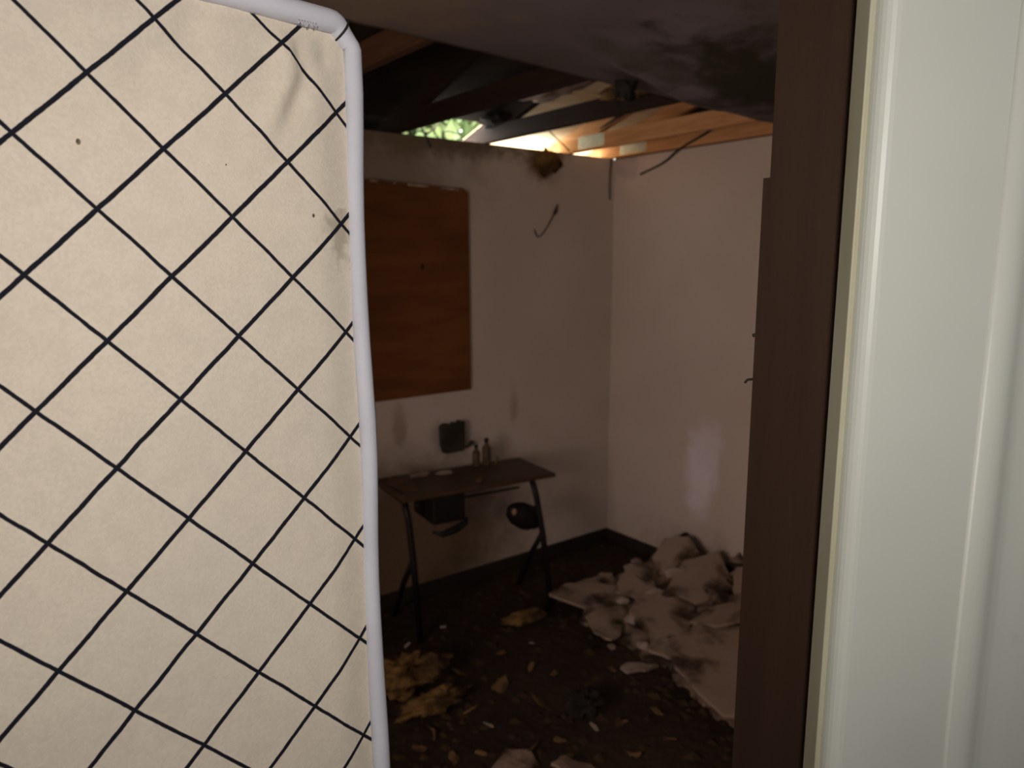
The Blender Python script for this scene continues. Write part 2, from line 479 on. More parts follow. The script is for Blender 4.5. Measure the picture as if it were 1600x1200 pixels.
# remaining ceiling board, sagging and torn along its far edge
def smooth(a, b_, x):
    t = max(0.0, min(1.0, (x - a) / (b_ - a)))
    return t * t * (3 - 2 * t)
bm = bmesh.new()
NX, NY = 150, 60
grid = []
for i in range(NX + 1):
    x = -1.2 + (XR + 1.2) * i / NX
    edge = 1.862 + 0.068 * x + 0.012 * noise.noise(Vector((x * 5, 1.7, 0))) + 0.008 * noise.noise(Vector((x * 19, 4.1, 0)))
    row = []
    for j in range(NY + 1):
        t = j / NY
        y = DY1 + (edge - DY1) * t
        sag = 0.085 * smooth(1.45, 2.2, x) * smooth(0.75, 1.45, y) * (1 - smooth(1.74, 1.83, y + 0.03 * noise.noise(Vector((x * 3, 0, 2))) - 0.06 * (x - 2.1)))
        sag += 0.025 * smooth(0.9, 1.6, x) * max(0, 1 - abs(y - 1.6) / 0.35) * (0.5 + noise.noise(Vector((x * 3, y * 5, 5))))
        sag += 0.006 * (0.5 + noise.noise(Vector((x * 2.2, y * 3, 1))))
        sag *= 1 - smooth(3.2, 3.4, x)
        row.append(bm.verts.new((x, y, CH - sag)))
    grid.append(row)
for i in range(NX):
    for j in range(NY):
        bm.faces.new((grid[i][j], grid[i + 1][j], grid[i + 1][j + 1], grid[i][j + 1]))
r = bmesh.ops.extrude_face_region(bm, geom=bm.faces[:])
bmesh.ops.translate(bm, vec=(0, 0, 0.013), verts=[e for e in r['geom'] if isinstance(e, bmesh.types.BMVert)])
struct(from_bm('ceiling', bm, 'ceil', smooth=True))

# top plates of the two walls
struct(box('trim_4', (-1.2, YB + 0.002, CH), (XR, YB + 0.09, CH + 0.004), 'lumber_d'))

# roof deck in sheets; the eave sheet over one bay has rotted away
roof = bpy.data.objects.new('roof', None)
COL.objects.link(roof)
struct(roof)
def deck(x0, x1, y0, y1, material='deck', th=0.015):
    bm = bmesh.new()
    a = [(x0, y0), (x1, y0), (x1, y1), (x0, y1)]
    lo = [bm.verts.new((x, y, roof_z(y))) for x, y in a]
    hi = [bm.verts.new((x, y, roof_z(y) + th)) for x, y in a]
    bm.faces.new(lo[::-1]); bm.faces.new(hi)
    for i in range(4):
        bm.faces.new((lo[i], lo[(i + 1) % 4], hi[(i + 1) % 4], hi[i]))
    return from_bm('roof_sheet', bm, material, roof)
EAVE = 3.80
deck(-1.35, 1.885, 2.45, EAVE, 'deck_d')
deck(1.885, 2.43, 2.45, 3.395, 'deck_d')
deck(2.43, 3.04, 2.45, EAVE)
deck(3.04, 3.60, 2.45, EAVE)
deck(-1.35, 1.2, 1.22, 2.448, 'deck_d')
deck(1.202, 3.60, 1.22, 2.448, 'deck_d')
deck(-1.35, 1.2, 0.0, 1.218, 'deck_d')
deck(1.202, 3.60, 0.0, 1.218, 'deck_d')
bm = bmesh.new()
zr = roof_z(0.0)
lo = [bm.verts.new(p) for p in ((-1.35, 0, zr), (3.6, 0, zr), (3.6, -1.35, zr - 0.41), (-1.35, -1.35, zr - 0.41))]
hi = [bm.verts.new((v.co.x, v.co.y, v.co.z + 0.015)) for v in lo]
bm.faces.new(lo); bm.faces.new(hi[::-1])
for i in range(4):
    bm.faces.new((lo[i], lo[(i + 1) % 4], hi[(i + 1) % 4], hi[i]))
from_bm('roof_sheet', bm, 'deck_d', roof)
# soffit boards still in place under the eave left of the open bays
box('soffit_board', (-1.35, YB + 0.095, 2.385), (1.885, 3.78, 2.397), 'deck_d', roof)

# ------------------------------------------------------------------ roof trusses
def truss(x, label, m1, m2, plates=True):
    t = thing('roof_truss', label, 'roof truss', (x, YB, CH), group='roof trusses above the torn ceiling')
    h = 0.019
    box('bottom_chord', (-h, -4.5, 0.004), (h, 0.085, 0.089), m1, t, 0.002)
    # top chord, sloping up from the heel towards the ridge
    def top(y): return roof_z(YB + y) - CH - 0.003
    prof = [(0.36, top(0.36)), (0.36, top(0.36) - 0.05), (0.33, top(0.33) - 0.093), (-3.38, top(-3.38) - 0.093), (-3.38, top(-3.38))]
    bm = bmesh.new()
    a = [bm.verts.new((-h + 0.001, y, z)) for y, z in prof]
    b_ = [bm.verts.new((h - 0.001, y, z)) for y, z in prof]
    bm.faces.new(a); bm.faces.new(b_[::-1])
    n = len(prof)
    for i in range(n):
        bm.faces.new((a[i], a[(i + 1) % n], b_[(i + 1) % n], b_[i]))
    from_bm('top_chord', bm, m2, t)
    # web member
    bm = bmesh.new()
    d = Vector((0, 1.15, 0.45))
    ang = math.atan2(0.45, 1.15)
    bm_box(bm, (-0.0185, -0.62, -0.035), (0.0185, 0.62, 0.035), 0, Matrix.Translation((0, -1.95, 0.38)) @ Matrix.Rotation(ang, 4, 'X'))
    from_bm('web', bm, m2, t)
    if plates:
        pl = box('nail_plate', (-h - 0.0015, -0.30, 0.015), (-h, -0.09, 0.083), 'steel', t)
        bm = bmesh.new()
        for k in range(9):
            y = -0.285 + k * 0.0225
            bm_box(bm, (-h - 0.004, y, 0.020), (-h - 0.0015, y + 0.008, 0.078))
        tag(from_bm('plate_teeth', bm, 'steel', pl), kind='stuff')
    return t
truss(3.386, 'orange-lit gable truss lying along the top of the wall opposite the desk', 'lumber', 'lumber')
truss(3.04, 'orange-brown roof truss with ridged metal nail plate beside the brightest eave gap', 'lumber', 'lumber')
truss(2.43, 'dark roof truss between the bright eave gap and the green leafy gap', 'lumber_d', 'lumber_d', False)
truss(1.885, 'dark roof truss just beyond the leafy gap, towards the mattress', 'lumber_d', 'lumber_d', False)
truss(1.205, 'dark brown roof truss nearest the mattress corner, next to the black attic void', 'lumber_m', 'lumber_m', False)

# ------------------------------------------------------------------ white door swung into the hall
ang = math.radians(-38)
dr = thing('door_1', None, None, (0.5215, 0.272, FZ + 0.01), (0, 0, ang))
dr['kind'] = 'structure'
DW, DT, DH = 0.76, 0.035, 2.08
ST = 0.096
def door_part(name, x0, x1, z0, z1, y0=0.0, y1=DT, bev=0.004, material='door'):
    return box(name, (x0, y0, z0), (x1, y1, z1), material, dr, bev)
bm = bmesh.new()
bm_box(bm, (0.0045, 0, 0), (ST, DT, DH), 0)
ed = [e for e in bm.edges if abs(e.verts[0].co.x - 0.0045) < 1e-4 and abs(e.verts[1].co.x - 0.0045) < 1e-4 and abs(e.verts[0].co.z - e.verts[1].co.z) > 1 and e.verts[0].co.y < 0.01]
bmesh.ops.bevel(bm, geom=ed, offset=0.012, segments=6, profile=0.5, affect='EDGES')
from_bm('stile', bm, 'door', dr)
door_part('edge_strip', 0.0, 0.0046, 0, DH, 0.012, DT, 0.001, 'door_edge')
door_part('stile', DW - ST, DW, 0, DH)
rails = [(0.0, 0.22), (0.86, 1.02), (DH - 0.07, DH)]
for z0, z1 in rails:
    door_part('rail', ST, DW - ST, z0, z1)
door_part('mullion', DW / 2 - 0.05, DW / 2 + 0.05, 0.22, DH - 0.07, bev=0.002)
for (z0, z1) in ((0.22, 0.86), (1.02, DH - 0.07)):
    for x0, x1 in ((ST, DW / 2 - 0.05), (DW / 2 + 0.05, DW - ST)):
        bm = bmesh.new()
        # raised panel: sloping margin and a flat field
        def ring(i, y): return [bm.verts.new(p) for p in ((x0 + i, y, z0 + i), (x1 - i, y, z0 + i), (x1 - i, y, z1 - i), (x0 + i, y, z1 - i))]
        rs = [ring(0, 0.0), ring(0.003, -0.0022), ring(0.007, -0.0040), ring(0.011, -0.0046), ring(0.015, -0.0040), ring(0.020, -0.0012), ring(0.025, 0.0030), ring(0.030, 0.0060), ring(0.036, 0.0070), ring(0.044, 0.0066), ring(0.085, 0.0030), ring(0.090, 0.0026)]
        for q in range(len(rs) - 1):
            for k in range(4):
                bm.faces.new((rs[q][k], rs[q][(k + 1) % 4], rs[q + 1][(k + 1) % 4], rs[q + 1][k]))
        bm.faces.new(rs[-1])
        bb = ring(0, DT - 0.008)
        for k in range(4):
            bm.faces.new((rs[0][(k + 1) % 4], rs[0][k], bb[k], bb[(k + 1) % 4]))
        bm.faces.new(bb[::-1])
        from_bm('raised_panel', bm, 'door', dr, True)
for z in (0.25, 1.05):
    tube('hinge', [(0.0, DT + 0.004, z - 0.045), (0.0, DT + 0.004, z + 0.045)], 0.006, 'char', dr, 10)

# ------------------------------------------------------------------ mattress standing on end inside the doorway
MW, MH, MT, CR = 0.495, 2.024, 0.18, 0.024
mt = thing('mattress', 'ivory mattress with dark diamond check and grey edge tape, standing on end in the doorway', 'mattress',
           (-0.2801, 0.3886, FZ + 0.0105), (math.radians(-3.6), math.radians(1.2), 0), mode='YXZ')
TR = 0.0068
def outline(inset, n=10, x1=MW, h=MH):
    """rounded rectangle in the face plane: bottom centre start, counter-clockwise"""
    r = CR - inset
    out = []
    for cx, cz, a0 in ((x1 - CR, CR, -90), (x1 - CR, h - CR, 0), (-x1 + CR, h - CR, 90), (-x1 + CR, CR, 180)):
        for k in range(n + 1):
            a = math.radians(a0 + 90 * k / n)
            out.append((cx + r * math.cos(a), cz + r * math.sin(a)))
    return out
def densify(pts, step=0.03):
    out = []
    for i, p in enumerate(pts):
        q = pts[(i + 1) % len(pts)]
        L = math.hypot(q[0] - p[0], q[1] - p[1])
        k = max(1, int(L / step))
        for j in range(k):
            out.append((p[0] + (q[0] - p[0]) * j / k, p[1] + (q[1] - p[1]) * j / k))
    return out
def wav(s): return 0.0012 * math.sin(s * 23) + 0.0010 * noise.noise(Vector((s * 9, 0, 0)))
for yy, nm in ((0.004, 'edge_tape'), (MT - 0.004, 'edge_tape')):
    pts, rr = [], []
    s = 0
    for x, z in densify(outline(TR)):
        s += 0.03
        pts.append((x + wav(s), yy + wav(s + 5), z + wav(s + 9)))
        k = smooth(0.18, 0.0, math.hypot(x - MW, z - MH)) * smooth(MH - 0.03, MH - 0.005, z)
        rr.append(TR * (1 + 0.10 * noise.noise(Vector((s * 6, 3, 1))) + 0.25 * smooth(MH - 0.022, MH - 0.004, z) * (1 - smooth(0.03, 0.22, MW - x) * 0.5)))
    tp = tube(nm, pts, rr, 'tape', mt, 12, closed=True)
    if yy < 0.1:
        # mitre seam of the tape at the upper corner
        a = math.radians(52)
        cx, cz = MW - CR, MH - CR
        seam = []
        for k in range(9):
            w_ = math.pi * k / 8
            rad = CR - TR - 0.0084 * math.cos(w_) * 1.05
            seam.append((cx + rad * math.cos(a + 0.10 * (k - 4) / 4) , yy - 0.0086 * math.sin(w_) - 0.0005, cz + rad * math.sin(a + 0.10 * (k - 4) / 4)))
        tag(tube('tape_seam', seam, 0.0007, 'wire', tp, 6), 'dark stitched mitre seam')
# side band
ol = outline(0.004)
bm = bmesh.new()
NB = 6
cols = []
for x, z in ol:
    cx_, cz_ = 0, MH / 2
    col = []
    for k in range(NB + 1):
        t = k / NB
        bul = 0.004 * math.sin(math.pi * t)
        dx = bul if x > 0 else -bul
        col.append(bm.verts.new((x + (dx if abs(x) > MW - CR else 0) * 0.8, 0.006 + (MT - 0.012) * t, z)))
    cols.append(col)
for i in range(len(cols)):
    j = (i + 1) % len(cols)
    for k in range(NB):
        bm.faces.new((cols[i][k], cols[j][k], cols[j][k + 1], cols[i][k + 1]))
from_bm('side_band', bm, 'band', mt, True)
def face_panel(name, y, sgn, material, nx=110, nz=200):
    verts, faces = [], []
    ins = 0.006
    hw, h0, h1 = MW - ins, ins, MH - ins
    # finer towards the upper right corner
    xs = [-hw + 2 * hw * (1 - (1 - i / nx) ** 1.5) for i in range(nx + 1)]
    zs = [h0 + (h1 - h0) * (1 - (1 - i / nz) ** 1.7) for i in range(nz + 1)]
    for z in zs:
        for x in xs:
            px, pz = x, z
            ax, az = abs(px) - (hw - CR), None
            zc = h1 - CR if pz > MH / 2 else h0 + CR
            dz = (pz - zc) if pz > MH / 2 else (zc - pz)
            if ax > 0 and dz > 0:
                # squeeze the square corner into the quarter disc
                m_ = max(ax, dz); l_ = math.hypot(ax, dz)
                k = m_ / l_
                px = math.copysign(hw - CR + ax * k, px)
                pz = zc + (dz * k if z > MH / 2 else -dz * k)
            d = min(hw - abs(px), pz - h0, h1 - pz)
            e = smooth(0.0, 0.035, d)
            off = -0.0055 * e
            # slack cloth: shallow folds gathered under the upper corner and along the top
            gx, gz = px - 0.4475, pz - 1.990
            off += 0.0040 * math.exp(-(gx / 0.0030) ** 2) * math.exp(-(gz / 0.012) ** 2) * e
            off -= 0.0040 * math.exp(-((gx + 0.009) / 0.006) ** 2) * math.exp(-(gz / 0.020) ** 2) * e
            g2 = px - 0.437 - 0.42 * (pz - 1.965)
            off -= 0.0045 * math.exp(-(g2 / 0.0065) ** 2) * math.exp(-((pz - 1.957) / 0.025) ** 2)
            off += 0.0035 * math.exp(-((g2 - 0.011) / 0.006) ** 2) * math.exp(-((pz - 1.957) / 0.025) ** 2)
            g3 = px - 0.378 - 0.35 * (pz - 1.985)
            off += 0.0045 * math.exp(-(g3 / 0.010) ** 2) * math.exp(-((pz - 1.985) / 0.022) ** 2)
            g4 = px - 0.352 - 0.25 * (pz - 1.965)
            off += 0.0035 * math.exp(-(g4 / 0.010) ** 2) * math.exp(-((pz - 1.960) / 0.020) ** 2)
            g5 = px - 0.466 - 0.15 * (pz - 1.985)
            off += 0.0030 * math.exp(-(g5 / 0.005) ** 2) * math.exp(-((pz - 1.992) / 0.010) ** 2)
            off += 0.0022 * noise.noise(Vector((px * 7, pz * 6, 3))) * e
            verts.append((px, y + sgn * off, pz))
    n = nx + 1
    for j in range(nz):
        for i in range(nx):
            f = (j * n + i, j * n + i + 1, (j + 1) * n + i + 1, (j + 1) * n + i)
            faces.append(f if sgn > 0 else f[::-1])
    me = bpy.data.meshes.new(name)
    me.from_pydata(verts, [], faces)
    return link(name, me, material, mt, True)
face_panel('front_panel', 0.004, 1, 'ticking')
face_panel('back_panel', MT - 0.004, -1, 'ticking', 40, 60)
def droop(o):
    for v in o.data.vertices:
        x, z = v.co.x, v.co.z
        v.co.z -= 0.006 * smooth(MW - 0.14, MW - 0.01, x) * smooth(MH - 0.14, MH - 0.01, z)
for o in mt.children:
    droop(o)
    for c_ in o.children:
        droop(c_)
# frayed threads at the top tape
for k in range(7):
    x0 = 0.448 + 0.0020 * k
    tube('frayed_thread', [(x0, -0.003, 2.0065), (x0 + random.uniform(-.001, .001), -0.0048, 2.0045), (x0 + random.uniform(-.002, .002), -0.0045, 2.0030 + random.uniform(-.001, .001))], 0.0004, 'tape', mt, 5)

# ------------------------------------------------------------------ plywood sheet on the back wall
pb = thing('plywood_board', 'reddish-brown plywood sheet fixed to the wall over the desk', 'board', (1.86, YB, 1.62))
bm = bmesh.new()
poly = [(-0.46, -0.555), (0.44, -0.548), (0.437, 0.0), (0.432, 0.525), (0.40, 0.545), (-0.46, 0.56)]
fr = [bm.verts.new((x, -0.016, z)) for x, z in poly]
bk = [bm.verts.new((x, -0.001, z)) for x, z in poly]
bm.faces.new(fr); bm.faces.new(bk[::-1])
for i in range(6):
    bm.faces.new((fr[i], bk[i], bk[(i + 1) % 6], fr[(i + 1) % 6]))
from_bm('sheet', bm, 'ply', pb)
for x0, x1 in ((-0.16, -0.09), (-0.06, -0.02), (0.05, 0.17), (0.24, 0.36)):
    bm = bmesh.new()
    z0 = 0.551 - 0.01 * (x0 + 0.2)
    bm_box(bm, (x0, -0.024, z0 - 0.008), (x1, -0.014, z0 + 0.004), 0.002, Matrix.Rotation(0.02, 4, 'Y'))
    from_bm('splinter', bm, 'ply_edge', pb)
tag(tube('knot_hole', [(0.135, -0.0175, 0.118), (0.139, -0.0175, 0.145)], 0.006, 'char', pb, 8), 'small dark split')

# ------------------------------------------------------------------ desk
dk = thing('school_desk', 'dark narrow wooden desk on splayed black tube legs under the plywood sheet', 'desk', (2.10, 3.12, FZ), (0, 0, math.radians(-7)))
HT = 0.73
bm = bmesh.new()
bm_box(bm, (-0.44, -0.180, HT - 0.022), (0.44, 0.205, HT), 0.006)
from_bm('desktop', bm, 'desk_top', dk)
for x, fx in ((-0.415, -0.385), (0.315, 0.385)):
    dx = fx - x
    tube('front_leg', [(x, -0.13, HT - 0.022), (x + 0.15 * dx + 0.012, -0.145, HT - 0.12), (x + 0.5 * dx + 0.008, -0.18, 0.40), (fx, -0.225, 0.0)], 0.0165, 'black_metal', dk, 10)
    tube('rear_leg', [(x + 0.5 * dx + 0.006, -0.178, 0.41), (x + 0.75 * dx, -0.05, 0.25), (x + 0.9 * dx, 0.11, 0.0)], 0.0145, 'black_metal', dk, 10)
    tube('side_rail', [(x, -0.15, HT - 0.034), (x, 0.16, HT - 0.034)], 0.011, 'black_metal', dk, 8)
tube('stretcher', [(-0.30, 0.02, HT - 0.115), (0.0, 0.03, HT - 0.12), (0.33, 0.02, HT - 0.115)], 0.006, 'black_metal', dk, 8)
bx = tag(box('book_box', (-0.27, -0.15, HT - 0.175), (-0.09, 0.10, HT - 0.0225), 'black_plastic', dk, 0.01), 'black book box under the top')
tube('torn_flap', [(-0.27, -0.14, HT - 0.21), (-0.22, -0.15, HT - 0.228), (-0.15, -0.15, HT - 0.215), (-0.09, -0.145, HT - 0.19), (-0.08, -0.14, HT - 0.165)], [0.006, 0.016, 0.020, 0.016, 0.012], 'black_plastic', bx, 8)

# black bag slung on the desk's leg
bgx = thing('bag', 'small black bag hanging against the bare leg end of the desk', 'bag', (2.372, 2.985, 0.42))
o = from_bm('pouch', fluff_bm((0.105, 0.05, 0.070), 3, 0.18, 2.6, 1.5), 'black_plastic', bgx, True)
o.rotation_euler = (0, math.radians(28), math.radians(-20))
tube('strap', [(0.03, 0.0, 0.03), (0.045, -0.01, 0.05), (0.06, -0.02, 0.045)], 0.008, 'black_plastic', bgx, 6)
o = from_bm('tag', fluff_bm((0.014, 0.010, 0.017), 2, 0.2, 1.0), 'pink', bgx, True)
o.location = (-0.088, -0.03, 0.052)
tag(o, 'small pinkish tab')

DTOP = FZ + HT
def on_desk(lx, ly):
    a = math.radians(-7)
    return (2.10 + lx * math.cos(a) - ly * math.sin(a), 3.12 + lx * math.sin(a) + ly * math.cos(a))
# bottles
for (lx, ly, h, r, lab) in ((0.20, 0.16, 0.150, 0.025, 'taller small brown bottle standing at the back of the desk'),
                            (0.138, 0.165, 0.120, 0.022, 'shorter small brown bottle at the back of the desk')):
    x, y = on_desk(lx, ly)
    t = thing('bottle', lab, 'bottle', (x, y, DTOP), group='bottles on the desk')
    lathe('bottle_body', [(r * 0.9, 0.0), (r, 0.004), (r, h * 0.62), (r * 0.8, h * 0.70), (r * 0.42, h * 0.77), (r * 0.40, h * 0.88)], 'brown_glass', t, 14)
    lathe('cap', [(r * 0.5, h * 0.87), (r * 0.52, h * 0.875), (r * 0.52, h), (r * 0.45, h)], 'black_plastic', t, 12)

# jagged black box on the wall above the desk
eb = thing('wall_box', 'small black jagged-topped metal box on the wall between plywood and desk', 'box', (2.165, YB, 0.735))
bm = bmesh.new()
prof = [(-0.055, 0.0), (0.06, 0.0), (0.07, 0.02), (0.072, 0.165), (0.06, 0.15), (0.048, 0.172), (0.030, 0.150), (0.008, 0.166), (-0.012, 0.148), (-0.03, 0.162), (-0.052, 0.165), (-0.075, 0.15), (-0.07, 0.05)]
a = [bm.verts.new((x, -0.045, z)) for x, z in prof]
b_ = [bm.verts.new((x, -0.001, z)) for x, z in prof]
n = len(prof)
bm.faces.new(a); bm.faces.new(b_[::-1])
for i in range(n):
    bm.faces.new((a[i], a[(i + 1) % n], b_[(i + 1) % n], b_[i]))
from_bm('casing', bm, 'char', eb)
tag(tube('stub', [(0.06, -0.02, 0.012), (0.11, -0.02, 0.014), (0.13, -0.02, 0.03), (0.145, -0.02, 0.03)], [0.007, 0.006, 0.014, 0.010], 'char', eb, 8), 'short black cable stub')

# papers and scraps on the desk
def on_top(name, lab, cat, lx, ly, rx, ry, material, rz, warp=0.006, th=0.0015, seed=1.0, group=None, n=5):
    rnd = random.Random(seed)
    bm = plate_bm(rough_poly(rx, ry, n, rnd, 0.25), th, warp, seed, 2)
    o = from_bm(name, bm, material)
    o.rotation_euler = (0, 0, rz)
    x, y = on_desk(lx, ly)
    set_floor(o, DTOP + 0.0005, x, y)
    return tag(o, lab, cat, group)
on_top('paper_sheet', 'long pale paper sheet lying at the back edge of the desk', 'paper', -0.235, 0.15, 0.13, 0.045, 'paper', -0.10, seed=2)
on_top('paper_scrap', 'torn pinkish paper scrap on the desk beside the long pale sheet', 'paper', -0.075, 0.13, 0.055, 0.05, 'paper', 0.3, 0.02, seed=3)
on_top('wood_chip', 'small tan chip near the front edge of the desk', 'debris', 0.02, -0.10, 0.035, 0.022, 'tan', 0.5, 0.02, 0.006, seed=4)
on_top('card_scrap', 'curled brown card at the mattress end of the desk', 'debris', -0.37, -0.02, 0.075, 0.11, 'desk_top', 0.3, 0.05, 0.003, seed=6)
x, y = on_desk(0.225, 0.10)
tag(tube('paper_strip', [(x, y, DTOP + 0.001), (x - 0.004, y - 0.01, DTOP + 0.03), (x + 0.008, y - 0.01, DTOP + 0.055)], [0.003, 0.006, 0.003], 'tan', None, 6), 'thin pale strip sticking up near the end of the desk', 'debris')

# ------------------------------------------------------------------ wires
def wire(lab, pts, r, name='wire', mt_='wire'):
    out = []
    for i in range(len(pts) - 1):
        p0 = Vector(pts[max(i - 1, 0)]); p1 = Vector(pts[i]); p2 = Vector(pts[i + 1]); p3 = Vector(pts[min(i + 2, len(pts) - 1)])
        for k in range(6):
            t = k / 6
            out.append(0.5 * ((2 * p1) + (p2 - p0) * t + (2 * p0 - 5 * p1 + 4 * p2 - p3) * t * t + (3 * p1 - p0 - 3 * p2 + p3) * t ** 3))
    out.append(Vector(pts[-1]))
    return tag(tube(name, out, r, mt_, None, 8), lab, 'wire')
yw = YB - 0.006
wire('thin black hooked wire end sticking out of the plain wall beside the plywood', [(2.762, yw, 1.965), (2.775, yw, 1.935), (2.80, yw, 1.925), (2.845, yw, 1.965), (2.895, yw, 2.035), (2.925, yw, 2.085), (2.937, yw, 2.11)], 0.0032)
tag(tube('wire_end', [(2.902, yw - 0.004, 2.048), (2.915, yw - 0.004, 2.068), (2.926, yw - 0.004, 2.095), (2.932, yw - 0.004, 2.115)], [0.003, 0.010, 0.007, 0.002], 'wire', None, 8), 'black frayed wire end above the hooked wire on the wall', 'wire')
wire('short black wire hanging straight down in the far corner of the room', [(3.372, YB - 0.008, 2.41), (3.362, YB - 0.010, 2.30), (3.366, YB - 0.008, 2.165)], 0.0038)
wire('brown cable drooping from the orange truss across the top of the wall', [(3.352, 2.585, 2.492), (3.358, 2.66, 2.462), (3.362, 2.76, 2.432), (3.372, 2.86, 2.398), (3.38, 2.95, 2.352), (3.385, 3.05, 2.322), (3.388, 3.15, 2.298)], 0.007, 'cable')
# stick and twigs in the open bay
tag(tube('dark_stick', [(2.96, 3.06, 2.503), (2.95, 2.86, 2.560), (2.945, 2.70, 2.60)], [0.004, 0.012, 0.010], 'char', None, 6), 'thin dark stick crossing the lit bay beside the nail plate', 'stick')
wire('thin black cable crossing the brightest eave gap', [(2.86, 3.372, 2.522), (2.90, 3.365, 2.49), (2.955, 3.36, 2.455), (3.00, 3.355, 2.42)], 0.004, 'cable')
wire('looped black wire standing on the wall top in the leafy gap', [(2.17, YB + 0.03, 2.413), (2.175, YB + 0.03, 2.452), (2.22, YB + 0.03, 2.458), (2.275, YB + 0.03, 2.445), (2.29, YB + 0.03, 2.413)], 0.003)
tag(tube('twig', [(2.01, 3.45, 2.53), (2.035, 3.43, 2.47), (2.05, 3.40, 2.42), (2.06, 3.376, 2.36)], [0.004, 0.006, 0.007, 0.004], 'bark', None, 6), 'dark twig hanging over the wall top in the leafy gap', 'twig')
tag(tube('twig', [(2.16, 3.44, 2.50), (2.10, 3.42, 2.455), (2.06, 3.40, 2.43), (2.0, 3.41, 2.445)], [0.003, 0.005, 0.006, 0.003], 'bark', None, 6), 'dark curved twig crossing the leafy gap', 'twig')

# ------------------------------------------------------------------ hanging insulation
def fluff(name, lab, cat, loc, size, material, seed, sub=3, amp=0.45, group=None, floor=False, rz=0.0):
    o = from_bm(name, fluff_bm(size, sub, amp, seed), material, None, True)
    o.rotation_euler = (0, 0, rz)
    if floor:
        set_floor(o, loc[2], loc[0], loc[1])
    else:
        o.location = loc
    return tag(o, lab, cat, group)
hc = thing('insulation_clump', 'black ragged clump hanging from the torn ceiling edge', 'insulation', (1.985, 1.93, 2.41))
from_bm('clump', fluff_bm((0.040, 0.035, 0.036), 3, 0.7, 3.3, 3.0), 'insul_d', hc, True).location = (0, 0, -0.025)
from_bm('clump_tip', fluff_bm((0.014, 0.014, 0.030), 2, 0.5, 1.1, 3.0), 'insul_d', hc, True).location = (-0.005, -0.01, 0.005)
for k in range(5):
    dx = random.uniform(-0.03, 0.03)
    tube('strand', [(dx, 0, -0.04), (dx * 1.4, 0.01, -0.062), (dx * 1.2 + random.uniform(-.02, .02), 0.012, -0.085 - random.uniform(0, 0.02))], [0.003, 0.002, 0.001], 'insul_d', hc, 5)
fluff('insulation_tuft', 'dull yellow insulation tuft on the dark truss by the black hanging clump', 'insulation', (2.36, 2.28, 2.49), (0.07, 0.16, 0.03), 'insul', 2.2)
fluff('insulation_tuft', 'brown insulation tuft bulging under the wall top below the brightest gap', 'insulation', (2.86, YB - 0.012, 2.345), (0.085, 0.016, 0.065), 'insul', 5.1, amp=0.6)
fluff('insulation_tuft', 'dark insulation draped over the truss edge beside the leafy gap', 'insulation', (2.40, 3.27, 2.52), (0.05, 0.09, 0.03), 'insul_d', 4.7, amp=0.7)
fluff('insulation_tuft', 'grey-white insulation scrap lying on the roof side of the dark truss', 'insulation', (2.34, 2.75, 2.56), (0.06, 0.22, 0.022), 'plaster', 6.3, amp=0.6)

# ------------------------------------------------------------------ fallen rubble on the floor
def mound_h(x, y):
    edge = 2.42 + 0.16 * noise.noise(Vector((y * 2.5, 1.0, 0))) + 0.07 * noise.noise(Vector((y * 9, 4.0, 0))) + 0.9 * smooth(2.62, 3.1, y) - 0.12 * smooth(2.1, 1.5, y)
    t = max(0.0, (x - edge) / (XR - edge)) if edge < XR else 0.0
    env = smooth(0.0, 0.22, t) * 0.045 + 0.15 * t ** 1.4
    env *= smooth(1.30, 1.55, y) * smooth(2.98, 2.70, y)
    k = 1 + 0.55 * noise.noise(Vector((x * 5, y * 5, 7))) + 0.35 * noise.noise(Vector((x * 13, y * 13, 2))) + 0.2 * noise.noise(Vector((x * 31, y * 31, 2)))
    return env * k
def rest(o, x, y, q=0.12):
    """lay a piece on the plaster drift: nearly all of it stays above the surface"""
    rot = o.rotation_euler.to_matrix()
    gaps = []
    for v in o.data.vertices:
        p = rot @ v.co
        gaps.append(max(0.0, mound_h(x + p.x, y + p.y)) - p.z)
    gaps.sort()
    o.location = (x, y, FZ + gaps[int(len(gaps) * (1 - q)) - 1] + 0.001)

def slab(x, y, z, rx, ry, tilt, rz, seed, lab, material='drywall', n=6, th=0.013, warp=0.02, poly=None):
    rnd = random.Random(seed)
    bm = plate_bm(poly or rough_poly(rx, ry, n, rnd, 0.4), th, warp, seed * 1.37, 3)
    o = from_bm('drywall_piece', bm, material)
    o.rotation_mode = 'XYZ'
    o.rotation_euler = (tilt[0], tilt[1], rz)
    rest(o, x, y)
    return tag(o, lab, 'drywall', 'fallen drywall by the wall')
G = 'fallen drywall by the wall'
slab(2.62, 1.78, 0.004, 0, 0, (0.02, -0.05), 0.0, 11, 'big pale pointed drywall sheet lying nearest the doorway',
     poly=[(-0.36, -0.20), (-0.26, 0.14), (-0.12, 0.30), (0.30, 0.32), (0.62, 0.05), (0.45, -0.42), (-0.05, -0.40)], warp=0.012)
slab(2.72, 2.28, 0.020, 0.34, 0.20, (0.10, -0.08), 0.5, 12, 'long stained drywall slab in the middle of the rubble heap')
slab(2.62, 2.72, 0.010, 0.26, 0.16, (0.06, 0.05), -0.3, 13, 'pale drywall piece at the desk side of the heap')
slab(2.86, 2.60, 0.050, 0.24, 0.15, (-0.12, -0.16), 0.9, 14, 'tilted pale drywall piece lying on top of the heap')
slab(3.05, 2.32, 0.070, 0.30, 0.18, (0.20, -0.22), 0.2, 15, 'brown-stained drywall slab sloping up towards the wall')
slab(3.18, 2.62, 0.020, 0.20, 0.15, (0.10, -0.5), 0.1, 16, 'drywall piece leaning against the wall at the back of the heap')
